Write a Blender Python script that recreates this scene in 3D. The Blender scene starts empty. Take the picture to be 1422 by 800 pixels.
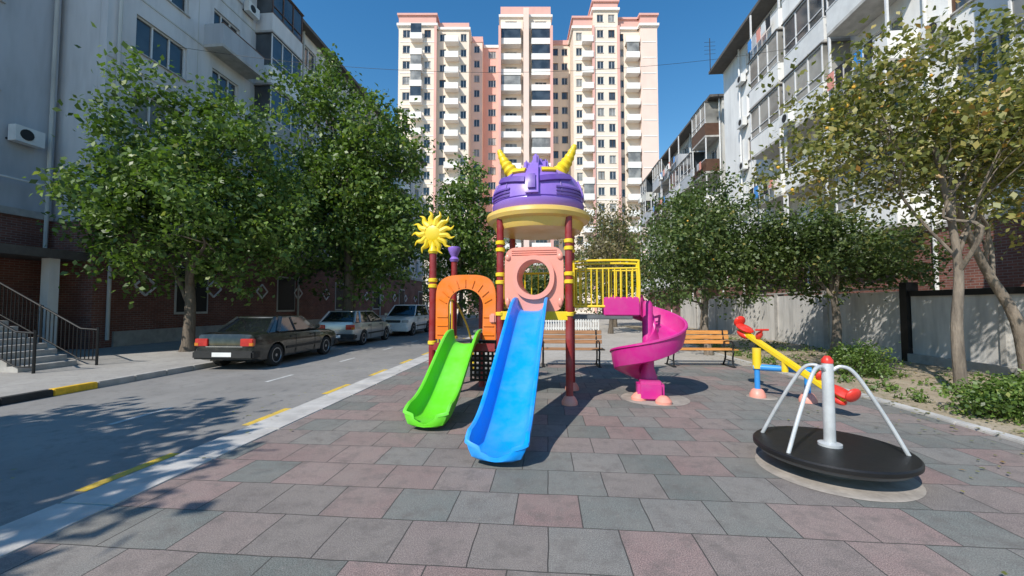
import bpy, bmesh, math, random
import numpy as np
from mathutils import Vector, Matrix, noise
random.seed(7); rng=np.random.default_rng(7)
R=math.radians
scene=bpy.context.scene
# ------------------------------------------------------------ materials
def newmat(name):
    m=bpy.data.materials.new(name); m.use_nodes=True
    nt=m.node_tree; b=nt.nodes['Principled BSDF']
    return m,nt,b
def N(nt,t,**k):
    n=nt.nodes.new(t)
    for a,v in k.items(): setattr(n,a,v)
    return n
def ramp(nt,src,stops,interp='LINEAR'):
    r=N(nt,'ShaderNodeValToRGB'); r.color_ramp.interpolation=interp
    e=r.color_ramp.elements
    while len(e)<len(stops): e.new(0.5)
    for i,(p,c) in enumerate(stops):
        e[i].position=p; e[i].color=c if len(c)==4 else (*c,1)
    nt.links.new(src,r.inputs[0]); return r
def mixc(nt,fac,a,b,mode='MIX'):
    m=N(nt,'ShaderNodeMix',data_type='RGBA',blend_type=mode)
    for sock,v in ((m.inputs[0],fac),(m.inputs[6],a),(m.inputs[7],b)):
        if hasattr(v,'links'): nt.links.new(v,sock)
        elif isinstance(v,(int,float)): sock.default_value=v
        else: sock.default_value=(*v,1) if len(v)==3 else v
    return m.outputs[2]
def noi(nt,scale,detail=4,rough=.6,vec=None):
    n=N(nt,'ShaderNodeTexNoise'); n.inputs['Scale'].default_value=scale
    n.inputs['Detail'].default_value=min(detail,3); n.inputs['Roughness'].default_value=rough
    if vec is not None: nt.links.new(vec,n.inputs['Vector'])
    return n.outputs[0]
def objc(nt,scale=(1,1,1)):
    t=N(nt,'ShaderNodeTexCoord'); m=N(nt,'ShaderNodeMapping'); m.inputs['Scale'].default_value=scale
    nt.links.new(t.outputs['Object'],m.inputs['Vector']); return m.outputs[0]
def bump(nt,b,h,strength=.3,dist=.01):
    n=N(nt,'ShaderNodeBump'); n.inputs['Strength'].default_value=strength; n.inputs['Distance'].default_value=dist
    nt.links.new(h,n.inputs['Height']); nt.links.new(n.outputs[0],b.inputs['Normal'])
def basic(name,col,rough=.6,var=.25,scale=4,metal=0,bmp=.15,bd=.01,stretch=(1,1,1),fine=60,spec=.5,coat=0):
    m,nt,b=newmat(name); v=objc(nt,stretch)
    n1=noi(nt,scale,4,.65,v); n2=noi(nt,fine,2,.6,v)
    lo=tuple(max(0,c*(1-var)) for c in col); hi=tuple(min(1,c*(1+var*.6)) for c in col)
    c=ramp(nt,n1,[(.32,lo),(.68,hi)]).outputs[0]
    c=mixc(nt,.12,c,ramp(nt,n2,[(.35,lo),(.65,hi)]).outputs[0])
    nt.links.new(c,b.inputs['Base Color'])
    rr=N(nt,'ShaderNodeMapRange'); nt.links.new(n1,rr.inputs[0]); rr.inputs[3].default_value=max(0,rough-.1); rr.inputs[4].default_value=min(1,rough+.12)
    nt.links.new(rr.outputs[0],b.inputs['Roughness'])
    b.inputs['Metallic'].default_value=metal; b.inputs['Specular IOR Level'].default_value=spec
    if bmp: bump(nt,b,n2,bmp,bd)
    return m
def plastic(name,col):
    m,nt,b=newmat(name); v=objc(nt)
    n1=noi(nt,2.5,4,.7,v); n2=noi(nt,35,3,.7,v)
    dusty=tuple(c*.72+.12 for c in col)
    f=ramp(nt,n1,[(.40,(0,0,0)),(.72,(.42,.42,.42))]).outputs[0]
    c=mixc(nt,f,col,dusty)
    sc=ramp(nt,n2,[(.60,(0,0,0)),(.70,(.3,.3,.3))]).outputs[0]
    c=mixc(nt,sc,c,tuple(x*.6 for x in col))
    nt.links.new(c,b.inputs['Base Color'])
    nt.links.new(ramp(nt,n1,[(.3,(.28,)*3),(.7,(.5,)*3)]).outputs[0],b.inputs['Roughness'])
    bump(nt,b,n2,.08,.004); return m
RED=plastic('post_red',(.27,.012,.015)); BLUE=plastic('slide_blue',(.0,.30,.85)); GREEN=plastic('slide_green',(.13,.64,.015))
MAG=plastic('magenta',(.58,.018,.24)); PURP=plastic('purple',(.27,.15,.58)); PURPD=plastic('purple_dark',(.13,.06,.34)); YEL=plastic('yellow',(.85,.60,.01))
YELP=plastic('yellow_faded',(.78,.52,.13)); ORG=plastic('orange',(.85,.19,.01)); CORAL=plastic('coral',(.82,.32,.24)); RED2=plastic('bright_red',(.75,.03,.015))
CBLUE=plastic('frame_blue',(.01,.26,.7))
BLK=basic('black_iron',(.015,.015,.016),.45,metal=.3)
DPLATE=basic('dark_plate',(.13,.137,.145),.6,var=.4,scale=3,metal=.1,bmp=.6,bd=.004,fine=90)
SILV=basic('painted_tube',(.55,.57,.58),.4,var=.2,metal=.2)
CONC=basic('concrete',(.42,.40,.37),.9,var=.25,scale=3,bmp=.4)
CONC2=basic('concrete_light',(.50,.48,.45),.9,var=.28,scale=2,bmp=.3)
PAD=basic('footing_concrete',(.34,.30,.26),.9,var=.3,scale=5,bmp=.4)
WOOD=basic('bench_wood_orange',(.70,.31,.08),.5,var=.35,scale=6,stretch=(.4,6,6))
WOOD2=basic('bench_wood_brown',(.42,.22,.11),.55,var=.35,scale=6,stretch=(.4,6,6))
BARK=basic('bark',(.15,.12,.09),.95,var=.5,scale=7,bmp=.9,bd=.02,stretch=(1,1,.25),fine=25)
BARKL=basic('bark_light',(.22,.18,.14),.95,var=.5,scale=7,bmp=.9,bd=.02,stretch=(1,1,.25),fine=25)
WHITE=basic('white_paint',(.75,.75,.73),.6,var=.12,scale=2)
FRAME=basic('window_frame',(.72,.72,.72),.4,var=.1)
BROWNF=basic('brown_frame',(.10,.05,.03),.5,var=.2)
def streaky(name,col,dark=.65,sc=.6):
    m,nt,b=newmat(name); v=objc(nt,(1,1,.18)); v2=objc(nt)
    a=noi(nt,sc*2.2,4,.7,v); c2=noi(nt,.35,4,.6,v2); n3=noi(nt,40,1,.6,v2)
    c=mixc(nt,ramp(nt,a,[(.4,(0,0,0)),(.72,(1,1,1))]).outputs[0],col,tuple(x*dark for x in col))
    c=mixc(nt,ramp(nt,c2,[(.4,(0,0,0)),(.7,(.5,.5,.5))]).outputs[0],c,tuple(min(1,x*1.12) for x in col))
    nt.links.new(c,b.inputs['Base Color']); b.inputs['Roughness'].default_value=.9; bump(nt,b,n3,.25,.01); return m
PL_GREY=streaky('plaster_grey',(.66,.65,.65),.75); PL_GREY2=streaky('plaster_bluegrey',(.46,.48,.51),.75); PL_WHITE=streaky('plaster_white',(.85,.84,.81),.78)
PL_OLD=streaky('plaster_old',(.58,.57,.53),.65)
T_CREAM=streaky('tower_cream',(.82,.70,.58),.92,.2); T_PINK=streaky('tower_pink',(.74,.42,.36),.9,.2); T_LPINK=streaky('tower_light_pink',(.82,.63,.54),.92,.2); T_WHITE=streaky('tower_white',(.86,.83,.78),.92,.3)
WALLC=streaky('fence_plaster',(.60,.58,.55),.6,1.2)
def brickmat(name,c1,c2,mort):
    m,nt,b=newmat(name); t=N(nt,'ShaderNodeTexCoord'); s=N(nt,'ShaderNodeSeparateXYZ'); nt.links.new(t.outputs['Object'],s.inputs[0])
    ad=N(nt,'ShaderNodeMath',operation='ADD'); nt.links.new(s.outputs[0],ad.inputs[0]); nt.links.new(s.outputs[1],ad.inputs[1])
    cb=N(nt,'ShaderNodeCombineXYZ'); nt.links.new(ad.outputs[0],cb.inputs[0]); nt.links.new(s.outputs[2],cb.inputs[1])
    br=N(nt,'ShaderNodeTexBrick'); nt.links.new(cb.outputs[0],br.inputs['Vector'])
    br.inputs['Color1'].default_value=(*c1,1); br.inputs['Color2'].default_value=(*c2,1); br.inputs['Mortar'].default_value=(*mort,1)
    br.inputs['Scale'].default_value=1; br.inputs['Brick Width'].default_value=.26; br.inputs['Row Height'].default_value=.085; br.inputs['Mortar Size'].default_value=.009
    n=noi(nt,.8,4,.6,t.outputs['Object'])
    c=mixc(nt,ramp(nt,n,[(.35,(0,0,0)),(.7,(.6,.6,.6))]).outputs[0],br.outputs['Color'],tuple(x*.45 for x in c1))
    nt.links.new(c,b.inputs['Base Color']); b.inputs['Roughness'].default_value=.9; bump(nt,b,br.outputs['Fac'],-.5,.01); return m
BRICK=brickmat('red_brick',(.27,.10,.07),(.17,.065,.05),(.28,.24,.21))
def glass(name,col,rough=.06):
    m,nt,b=newmat(name); v=objc(nt); n=noi(nt,.6,3,.5,v)
    nt.links.new(ramp(nt,n,[(.4,tuple(c*.5 for c in col)),(.62,col)]).outputs[0],b.inputs['Base Color'])
    b.inputs['Roughness'].default_value=rough; b.inputs['Specular IOR Level'].default_value=.8; return m
GL=glass('window_glass',(.06,.075,.09)); GLC=glass('curtained_glass',(.35,.34,.31),.15); CGL=glass('car_glass',(.012,.015,.017),.04)
DARK=basic('dark_interior',(.03,.03,.033),.9)
TYRE=basic('tyre',(.02,.02,.02),.85); RIM=basic('wheel_rim',(.45,.45,.46),.35,metal=.7,var=.1)
def carp(name,col,metal=.3):
    m,nt,b=newmat(name); v=objc(nt); n=noi(nt,5,4,.6,v)
    nt.links.new(mixc(nt,ramp(nt,n,[(.45,(0,0,0)),(.8,(.2,.2,.2))]).outputs[0],col,(.25,.23,.2)),b.inputs['Base Color'])
    b.inputs['Metallic'].default_value=metal; b.inputs['Roughness'].default_value=.3; b.inputs['Coat Weight'].default_value=.8; b.inputs['Coat Roughness'].default_value=.05; return m
CP_DARK=carp('paint_dark',(.014,.018,.016)); CP_SILV=carp('paint_silver',(.42,.43,.43),.5); CP_WHITE=carp('paint_white',(.8,.8,.79),0)
TAIL=basic('tail_light',(.5,.02,.015),.2,spec=.8,bmp=0); AMB=basic('amber_light',(.6,.2,.02),.2,bmp=0); HEAD=basic('head_light',(.7,.7,.7),.1,metal=.4,bmp=0); CHROME=basic('chrome',(.6,.6,.6),.2,metal=.9,bmp=0,var=.05)
BPL=basic('black_trim',(.02,.02,.02),.6); ROOFM=basic('roof_dark',(.12,.11,.10),.9)
# ground materials
def tilemat():
    m,nt,b=newmat('rubber_tiles'); v=objc(nt)
    # slight wobble so the joints are not ruler straight
    wn=N(nt,'ShaderNodeTexNoise'); wn.inputs['Scale'].default_value=3.; wn.inputs['Detail'].default_value=1; nt.links.new(v,wn.inputs['Vector'])
    sub=N(nt,'ShaderNodeVectorMath',operation='SUBTRACT'); nt.links.new(wn.outputs['Color'],sub.inputs[0]); sub.inputs[1].default_value=(.5,.5,.5)
    scl=N(nt,'ShaderNodeVectorMath',operation='SCALE'); nt.links.new(sub.outputs[0],scl.inputs[0]); scl.inputs['Scale'].default_value=.018
    vv=N(nt,'ShaderNodeVectorMath',operation='ADD'); nt.links.new(v,vv.inputs[0]); nt.links.new(scl.outputs[0],vv.inputs[1])
    br=N(nt,'ShaderNodeTexBrick'); nt.links.new(vv.outputs[0],br.inputs['Vector']); br.offset=.5
    br.inputs['Color1'].default_value=(0,0,0,1); br.inputs['Color2'].default_value=(1,1,1,1); br.inputs['Mortar'].default_value=(.5,.5,.5,1)
    br.inputs['Scale'].default_value=1; br.inputs['Brick Width'].default_value=.5; br.inputs['Row Height'].default_value=.5; br.inputs['Mortar Size'].default_value=.005; br.inputs['Mortar Smooth'].default_value=.3
    tone=ramp(nt,br.outputs['Color'],[(0,(.155,.168,.155)),(.2,(.18,.192,.178)),(.36,(.215,.21,.195)),(.5,(.245,.20,.185)),(.62,(.285,.205,.19)),(.74,(.255,.18,.167)),(.88,(.215,.19,.175))],'CONSTANT').outputs[0]
    g=noi(nt,130,2,.85,v); big=noi(nt,.7,4,.65,v); mid=noi(nt,5,4,.75,v); m2=noi(nt,22,3,.8,v)
    c=mixc(nt,.85,tone,ramp(nt,g,[(.36,(.15,.15,.15)),(.64,(.82,.82,.82))]).outputs[0],'OVERLAY')
    c=mixc(nt,ramp(nt,big,[(.36,(0,0,0)),(.66,(.5,.5,.5))]).outputs[0],c,(.29,.255,.225))
    c=mixc(nt,ramp(nt,mid,[(.48,(0,0,0)),(.70,(.6,.6,.6))]).outputs[0],c,(.14,.125,.115))
    c=mixc(nt,ramp(nt,m2,[(.58,(0,0,0)),(.72,(.5,.5,.5))]).outputs[0],c,(.34,.30,.27))
    c=mixc(nt,br.outputs['Fac'],c,(.075,.07,.065))
    nt.links.new(c,b.inputs['Base Color']); b.inputs['Roughness'].default_value=.95; b.inputs['Specular IOR Level'].default_value=.2
    inv=N(nt,'ShaderNodeMath',operation='MULTIPLY_ADD'); nt.links.new(br.outputs['Fac'],inv.inputs[0]); inv.inputs[1].default_value=-2.; nt.links.new(g,inv.inputs[2])
    bump(nt,b,inv.outputs[0],.6,.006); return m
def groundmat(name,c1,c2,c3,s1=.5,s2=12,fine=120,bs=.4):
    m,nt,b=newmat(name); v=objc(nt)
    a=noi(nt,s1,4,.65,v); d=noi(nt,s2,4,.7,v); g=noi(nt,fine,2,.8,v)
    c=mixc(nt,ramp(nt,a,[(.38,(0,0,0)),(.64,(1,1,1))]).outputs[0],c1,c2)
    c=mixc(nt,ramp(nt,d,[(.5,(0,0,0)),(.75,(.7,.7,.7))]).outputs[0],c,c3)
    c=mixc(nt,.5,c,ramp(nt,g,[(.3,(.25,)*3),(.7,(.75,)*3)]).outputs[0],'OVERLAY')
    nt.links.new(c,b.inputs['Base Color']); b.inputs['Roughness'].default_value=.93; b.inputs['Specular IOR Level'].default_value=.25; bump(nt,b,g,bs,.008); return m
TILE=tilemat(); ROAD=groundmat('asphalt',(.225,.215,.203),(.285,.272,.255),(.17,.162,.152),.35,5,150)
PAVE=groundmat('pavement_mat',(.45,.415,.37),(.38,.35,.31),(.30,.275,.245),.4,4,90)
SOIL=groundmat('soil_mat',(.34,.27,.19),(.42,.35,.26),(.16,.16,.07),.9,7,60,.8)
WALK=groundmat('walk_mat',(.39,.37,.34),(.32,.30,.275),(.24,.225,.21),.5,5,90)
MARKW=groundmat('mark_white',(.6,.6,.58),(.4,.4,.39),(.28,.28,.27),3,25); MARKY=groundmat('mark_yellow',(.72,.48,.05),(.58,.40,.09),(.32,.28,.18),3,25)
# ------------------------------------------------------------ mesh builder
class MB:
    def __init__(s): s.v=[];s.f=[];s.m=[];s.mats=[]
    def mi(s,mat):
        if mat not in s.mats: s.mats.append(mat)
        return s.mats.index(mat)
    def add(s,vs,fs,mat):
        o=len(s.v); s.v.extend([tuple(v) for v in vs]); k=s.mi(mat)
        for f in fs: s.f.append(tuple(i+o for i in f)); s.m.append(k)
    def hexa(s,c,mat): s.add(c,[(0,3,2,1),(4,5,6,7),(0,1,5,4),(1,2,6,5),(2,3,7,6),(3,0,4,7)],mat)
    def box(s,x0,x1,y0,y1,z0,z1,mat,xf=None,M=None):
        c=[(x0,y0,z0),(x1,y0,z0),(x1,y1,z0),(x0,y1,z0),(x0,y0,z1),(x1,y0,z1),(x1,y1,z1),(x0,y1,z1)]
        if xf: c=[xf(*p) for p in c]
        if M: c=[tuple(M@Vector(p)) for p in c]
        s.hexa(c,mat)
    def bbox(s,x0,x1,y0,y1,z0,z1,mat,bv=.02,M=None):
        bm=bmesh.new(); bmesh.ops.create_cube(bm,size=1)
        for v in bm.verts: v.co=Vector(((x0+x1)/2+v.co.x*(x1-x0),(y0+y1)/2+v.co.y*(y1-y0),(z0+z1)/2+v.co.z*(z1-z0)))
        bmesh.ops.bevel(bm,geom=bm.edges[:],offset=bv,segments=2,affect='EDGES')
        bm.verts.index_update()
        s.add([tuple(M@v.co) if M else tuple(v.co) for v in bm.verts],[tuple(v.index for v in f.verts) for f in bm.faces],mat); bm.free()
    def rings(s,rings,mat,closed=True,caps=True,loop=False):
        n=len(rings[0]); vs=[p for r in rings for p in r]; fs=[]
        L=len(rings)
        for i in range(L if loop else L-1):
            a=i*n; b=((i+1)%L)*n
            for j in range(n if closed else n-1):
                k=(j+1)%n; fs.append((a+j,a+k,b+k,b+j))
        if caps and not loop:
            fs.append(tuple(reversed(range(n)))); fs.append(tuple((L-1)*n+j for j in range(n)))
        s.add(vs,fs,mat)
    def tube(s,pts,r,mat,n=10,caps=True,loop=False,sq=1.0):
        pts=[Vector(p) for p in pts]
        if not isinstance(r,(list,tuple)): r=[r]*len(pts)
        rs=[]; prev=None; L=len(pts)
        for i,p in enumerate(pts):
            if loop: t=(pts[(i+1)%L]-pts[i-1])
            else: t=(pts[min(i+1,L-1)]-pts[max(i-1,0)])
            t.normalize()
            if prev is None: a=t.orthogonal().normalized()
            else:
                a=prev-t*prev.dot(t); a=a.normalized() if a.length>1e-6 else t.orthogonal().normalized()
            prev=a; b=t.cross(a)
            rs.append([tuple(p+(a*math.cos(2*math.pi*k/n)+b*math.sin(2*math.pi*k/n)*sq)*r[i]) for k in range(n)])
        s.rings(rs,mat,True,caps,loop)
    def lathe(s,prof,mat,c=(0,0,0),n=36,caps=True,M=None):
        rs=[]
        for r,z in prof:
            ring=[(c[0]+r*math.cos(2*math.pi*k/n),c[1]+r*math.sin(2*math.pi*k/n),c[2]+z) for k in range(n)]
            if M: ring=[tuple(M@Vector(p)) for p in ring]
            rs.append(ring)
        s.rings(rs,mat,True,caps)
    def ball(s,c,r,mat,n=16,M=None):
        if not isinstance(r,(tuple,list)): r=(r,r,r)
        rs=[]
        for i in range(n//2+1):
            a=math.pi*i/(n//2); a=min(max(a,.03),math.pi-.03)
            ring=[(c[0]+r[0]*math.sin(a)*math.cos(2*math.pi*k/n),c[1]+r[1]*math.sin(a)*math.sin(2*math.pi*k/n),c[2]-r[2]*math.cos(a)) for k in range(n)]
            if M: ring=[tuple(M@Vector(p)) for p in ring]
            rs.append(ring)
        s.rings(rs,mat)
    def plate(s,outer,inner,y0,y1,mat,closed=True,M=None):
        n=len(outer); rs=[]
        for j in range(n):
            r=[(outer[j][0],y0,outer[j][1]),(inner[j][0],y0,inner[j][1]),(inner[j][0],y1,inner[j][1]),(outer[j][0],y1,outer[j][1])]
            if M: r=[tuple(M@Vector(p)) for p in r]
            rs.append(r)
        s.rings(rs,mat,True,not closed,closed)
    def build(s,name,loc=(0,0,0),rz=0,parent=None,sharp=.6):
        me=bpy.data.meshes.new(name); me.from_pydata(s.v,[],s.f)
        for m in s.mats: me.materials.append(m)
        me.polygons.foreach_set('material_index',s.m)
        bm=bmesh.new(); bm.from_mesh(me); bmesh.ops.recalc_face_normals(bm,faces=bm.faces[:])
        for f in bm.faces: f.smooth=True
        for e in bm.edges:
            if len(e.link_faces)==2 and e.calc_face_angle(3)>sharp: e.smooth=False
        bm.to_mesh(me); bm.free(); me.update()
        ob=bpy.data.objects.new(name,me); scene.collection.objects.link(ob)
        ob.location=loc; ob.rotation_euler=(0,0,rz)
        if parent: ob.parent=parent
        return ob
def smoothpath(pts,k=6):
    out=[]; P=[Vector(p) for p in pts]
    for i in range(len(P)-1):
        p0=P[max(i-1,0)];p1=P[i];p2=P[i+1];p3=P[min(i+2,len(P)-1)]
        for j in range(k):
            t=j/k; out.append(.5*((2*p1)+(p2-p0)*t+(2*p0-5*p1+4*p2-p3)*t*t+(3*p1-p0-3*p2+p3)*t**3))
    out.append(P[-1]); return out
ANG=-R(5.0)
# ------------------------------------------------------------ ground & road (street frame)
def sheet(name,x0,x1,y0,y1,z,mat,rz=ANG):
    b=MB(); b.add([(x0,y0,z),(x1,y0,z),(x1,y1,z),(x0,y1,z)],[(0,1,2,3)],mat); return b.build(name,rz=rz)
sheet('ground',-600,600,-600,600,-.14,PAVE)
sheet('road',-9.2,-3.95,-30,120,-.10,ROAD)
b=MB(); b.box(-3.45,40,-30,120,-.139,-.006,PAVE); b.build('pavement',rz=ANG)
b=MB(); b.box(-40,-9.36,-30,120,-.139,.015,WALK); b.build('sidewalk',rz=ANG)
sheet('playground_tiles',-3.45,5.45,-6,11.2,0,TILE)
b=MB(); b.box(5.62,10.1,-6,32,-.005,.02,SOIL); b.build('soil',rz=ANG)
b=MB()
t=-8.
while t<60:
    b.bbox(-3.95,-3.455,t+.004,t+.996,-.13,.008+random.uniform(-.003,.003),CONC2,.012); t+=1.0
b.build('kerb',rz=ANG)
KY=basic('kerb_yellow',(.75,.46,.03),.8,var=.35,scale=6); KB=basic('kerb_black',(.03,.03,.03),.8,var=.4)
b=MB(); t=-5.15
while t<60:
    m=KY if 6.3<t<7.6 else (KB if t<6.3 else CONC)
    b.bbox(-9.36,-9.2,t+.004,t+.746,-.13,.03,m,.015); t+=.75
b.build('kerb',rz=ANG)
b=MB(); t=-6.
while t<30:
    b.bbox(5.455,5.615,t+.004,t+.996,-.1,.035,CONC2,.012); t+=1.0
b.build('kerb',rz=ANG)
b=MB()
def mark(x0,x1,y0,y1,m,z=-.096): b.add([(x0,y0,z),(x1,y0,z),(x1,y1,z),(x0,y1,z)],[(0,1,2,3)],m)
for i in range(-2,18): mark(-4.32,-4.2,3.4+2.03*i,4.35+2.03*i,MARKY)
for i in range(-2,12): mark(-6.26,-6.17,5.3+3.2*i,6.25+3.2*i,MARKW)
b.build('road_markings',rz=ANG)
# ------------------------------------------------------------ facade generator
def facade(b,xf,a0,a1,z0,floors,fh,wins,wall,th=.3,frame=FRAME,glz=None,sill=None,skip=None):
    for k in range(floors):
        z=z0+k*fh
        W=sorted(wins)
        if not W: b.box(a0,a1,-th,0,z,z+fh,wall,xf); continue
        sh=W[0][2]; hh=W[0][3]
        b.box(a0,a1,-th,0,z,z+sh,wall,xf); b.box(a0,a1,-th,0,z+sh+hh,z+fh,wall,xf)
        cur=a0
        for (c,w,_,_) in W:
            b.box(cur,c-w/2,-th,0,z+sh,z+sh+hh,wall,xf); cur=c+w/2
        b.box(cur,a1,-th,0,z+sh,z+sh+hh,wall,xf)
        for (c,w,_,_) in W:
            l=c-w/2; r=c+w/2; zb=z+sh; zt=zb+hh
            fr=frame if random.random()<.8 else BROWNF
            g=random.choice([GL,GL,GL,GLC])
            b.box(l,r,-.2,-.17,zb,zt,g,xf)
            f=.06
            b.box(l,l+f,-.17,-.11,zb,zt,fr,xf); b.box(r-f,r,-.17,-.11,zb,zt,fr,xf)
            b.box(l+f,r-f,-.17,-.11,zb,zb+f,fr,xf); b.box(l+f,r-f,-.17,-.11,zt-f,zt,fr,xf)
            nm=1 if w<1.7 else 2
            for q in range(nm):
                mx=l+w*(q+1)/(nm+1); b.box(mx-.03,mx+.03,-.17,-.115,zb+f,zt-f,fr,xf)
            b.box(l-.05,r+.05,.002,.08,zb-.05,zb-.003,CONC2,xf)
def balcony(b,xf,a0,a1,z,dep,ph,par,glazed=None,fh=3.0,frame=FRAME,roof=False):
    b.box(a0,a1,.003,dep,z-.14,z,CONC2,xf)
    b.box(a0,a1,dep-.08,dep-.002,z,z+ph,par,xf); b.box(a0,a0+.08,.003,dep-.08,z,z+ph,par,xf); b.box(a1-.08,a1,.003,dep-.08,z,z+ph,par,xf)
    b.box(a0-.02,a1+.02,dep-.1,dep+.02,z+ph,z+ph+.05,frame,xf)
    if glazed:
        t=z+fh-.2
        b.box(a0+.02,a1-.02,dep-.07,dep-.05,z+ph+.05,t,glazed,xf)
        b.box(a0+.02,a0+.05,.003,dep-.07,z+ph,t,glazed,xf); b.box(a1-.05,a1-.02,.003,dep-.07,z+ph,t,glazed,xf)
        n=max(2,int((a1-a0)/.8))
        for q in range(n+1):
            x=a0+.04+(a1-a0-.08)*q/n; b.box(x-.03,x+.03,dep-.05,dep-.01,z+ph+.05,t,frame,xf)
        b.box(a0,a1,dep-.05,dep-.005,t-.06,t,frame,xf); b.box(a0,a1,dep-.05,dep-.005,z+ph+.45,z+ph+.49,frame,xf)
        b.box(a0-.05,a1+.05,.003,dep+.05,t+.002,t+.06,ROOFM if roof else frame,xf)
def acunit(b,xf,a,z):
    b.box(a-.4,a+.4,.1,.4,z,z+.55,WHITE,xf); b.lathe([(.19,0),(.19,.02)],BPL,n=14,M=Matrix.Translation(Vector(xf(a-.1,.4,z+.28)))@(Vector(xf(0,1,0))-Vector(xf(0,0,0))).to_track_quat('Z','Y').to_matrix().to_4x4())
    b.box(a-.4,a+.4,.003,.1,z+.05,z+.1,BPL,xf)
# ---- left building
b=MB(); fh=3.05; Z0=4.95
def left(s0): return lambda a,bb,z:(s0+bb,a,z)
xf=left(-16.5); T0,T1=13.4,52.
b.box(T0,T1,-.31-11,-.31,0,Z0+5*fh,PL_GREY,xf)
b.box(T0,T1,-.31,.02,0,Z0-.25,BRICK,xf); b.box(T0-.05,T1,-.31,.12,Z0-.25,Z0,CONC,xf)
b.box(T0-.12,T0-.003,-11,.02,0,Z0-.25,BRICK,xf)
a=T0+2.2
wins=[]
while a<T1-2: wins.append((a,1.7 if len(wins)%3 else 2.3,.85,1.5)); a+=3.4
facade(b,xf,T0,T1,Z0,5,fh,wins,PL_GREY)
for k in range(5):
    z=Z0+k*fh
    b.box(T0,T1,.003,.03,z-.03,z+.03,PL_OLD,xf)
    for i,w in enumerate(wins):
        b.box(w[0]+1.68,w[0]+1.71,.003,.012,z+.04,z+fh-.04,PL_OLD,xf)
        r=random.random()
        if (i%3==2 and r<.85) or r<.14:
            balcony(b,xf,w[0]-1.4,w[0]+1.4,z+.1,1.0,1.0,random.choice([PL_GREY2,PL_WHITE,BROWNF,PL_OLD,PL_GREY]),random.choice([GL,GL,None]),fh,frame=random.choice([FRAME,FRAME,BROWNF]),roof=True)
        elif r>.62: acunit(b,xf,w[0]+1.35,z+.5)
        elif r>.5: b.box(w[0]-1,w[0]+1,.003,.5,z+2.42,z+2.46,ROOFM,xf)
b.box(T0-.3,T1,-12,.6,Z0+5*fh,Z0+5*fh+.22,ROOFM,xf)
xf2=left(-18.3); n0=5.
b.box(n0,T0-.13,-.31-9,-.31,0,Z0+5*fh-.1,PL_GREY2,xf2)
b.box(n0,T0-.13,-.31,.02,0,Z0-.25,BRICK,xf2); b.box(n0,T0-.13,-.31,.1,Z0-.25,Z0,CONC,xf2)
facade(b,xf2,n0,T0-.13,Z0,5,fh-.02,[(7.0,1.7,.85,1.5),(11.0,1.3,.85,1.5)],PL_GREY2)
acunit(b,xf2,12.3,7.2); acunit(b,xf2,9.6,10.2)
b.box(n0,T0-.13,.02,1.7,3.2,3.5,ROOFM,xf2)
b.box(12.2,12.5,1.2,1.5,0,3.2,PL_WHITE,xf2)
for tt,s0 in ((T0-.35,-18.3),(T0+.35,-16.5),(T0+11.9,-16.5),(T0+25,-16.5)):
    b.tube([(s0+.12,tt,.3),(s0+.12,tt,Z0+5*fh)],.06,PL_OLD,8)
b.tube([(-18.0,5,5.9),(-18.0,T0-.4,5.9)],.035,WHITE,6); b.tube([(-16.3,T0,5.6),(-16.3,T1,5.6)],.035,PL_OLD,6)
t=15.2
while t<T1:
    for (ux,uz,vx,vz) in ((-.45,0,0,.4),(0,.4,.45,0),(.45,0,0,-.4),(0,-.4,-.45,0)):
        b.tube([(-16.46,t+ux,2.4+uz),(-16.46,t+vx,2.4+vz)],.05,WHITE,4)
    t+=3.4
b.box(T0+.6,T1,.022,.1,0,.6,CONC,xf)
for q in range(6):
    a=T0+3.2+q*6.8; b.box(a,a+1.6,.022,.06,1.3,3.3,BPL,xf); b.box(a-.08,a+1.68,.02,.05,1.2,3.4,PL_OLD,xf)
b.build('apartment_building',rz=ANG)
b=MB(); SA,SB=8.5,9.7
for i in range(9):
    b.box(-12.4-.3*(i+1),-12.4-.3*i,SA,SB,.016,.15*(i+1)-.002*i,CONC)
b.box(-18.25,-15.102,SA,SB,.016,1.35,CONC)
b.build('entrance_stairs',rz=ANG)
for yy in (SA-.06,SB+.06):
    b=MB()
    b.tube([(-11.9,yy,.95),(-12.4,yy,.98),(-15.1,yy,2.3),(-18.2,yy,2.3)],.025,BLK,8)
    b.tube([(-11.9,yy,.15),(-12.4,yy,.17),(-15.1,yy,1.45),(-18.2,yy,1.45)],.018,BLK,6)
    x=-11.9
    while x>-18.2:
        f=min(max((-12.4-x)/2.7,0),1); zb=.16+1.3*f; b.tube([(x,yy,zb),(x,yy,zb+.8)],.012,BLK,4); x-=.12
    for x,z0,z1 in ((-11.9,0,1.02),(-13.6,.5,1.6),(-15.1,1.3,2.35),(-16.8,1.3,2.35)): b.tube([(x,yy,z0),(x,yy,z1)],.03,BLK,6)
    b.build('stair_railing',rz=ANG)
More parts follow.
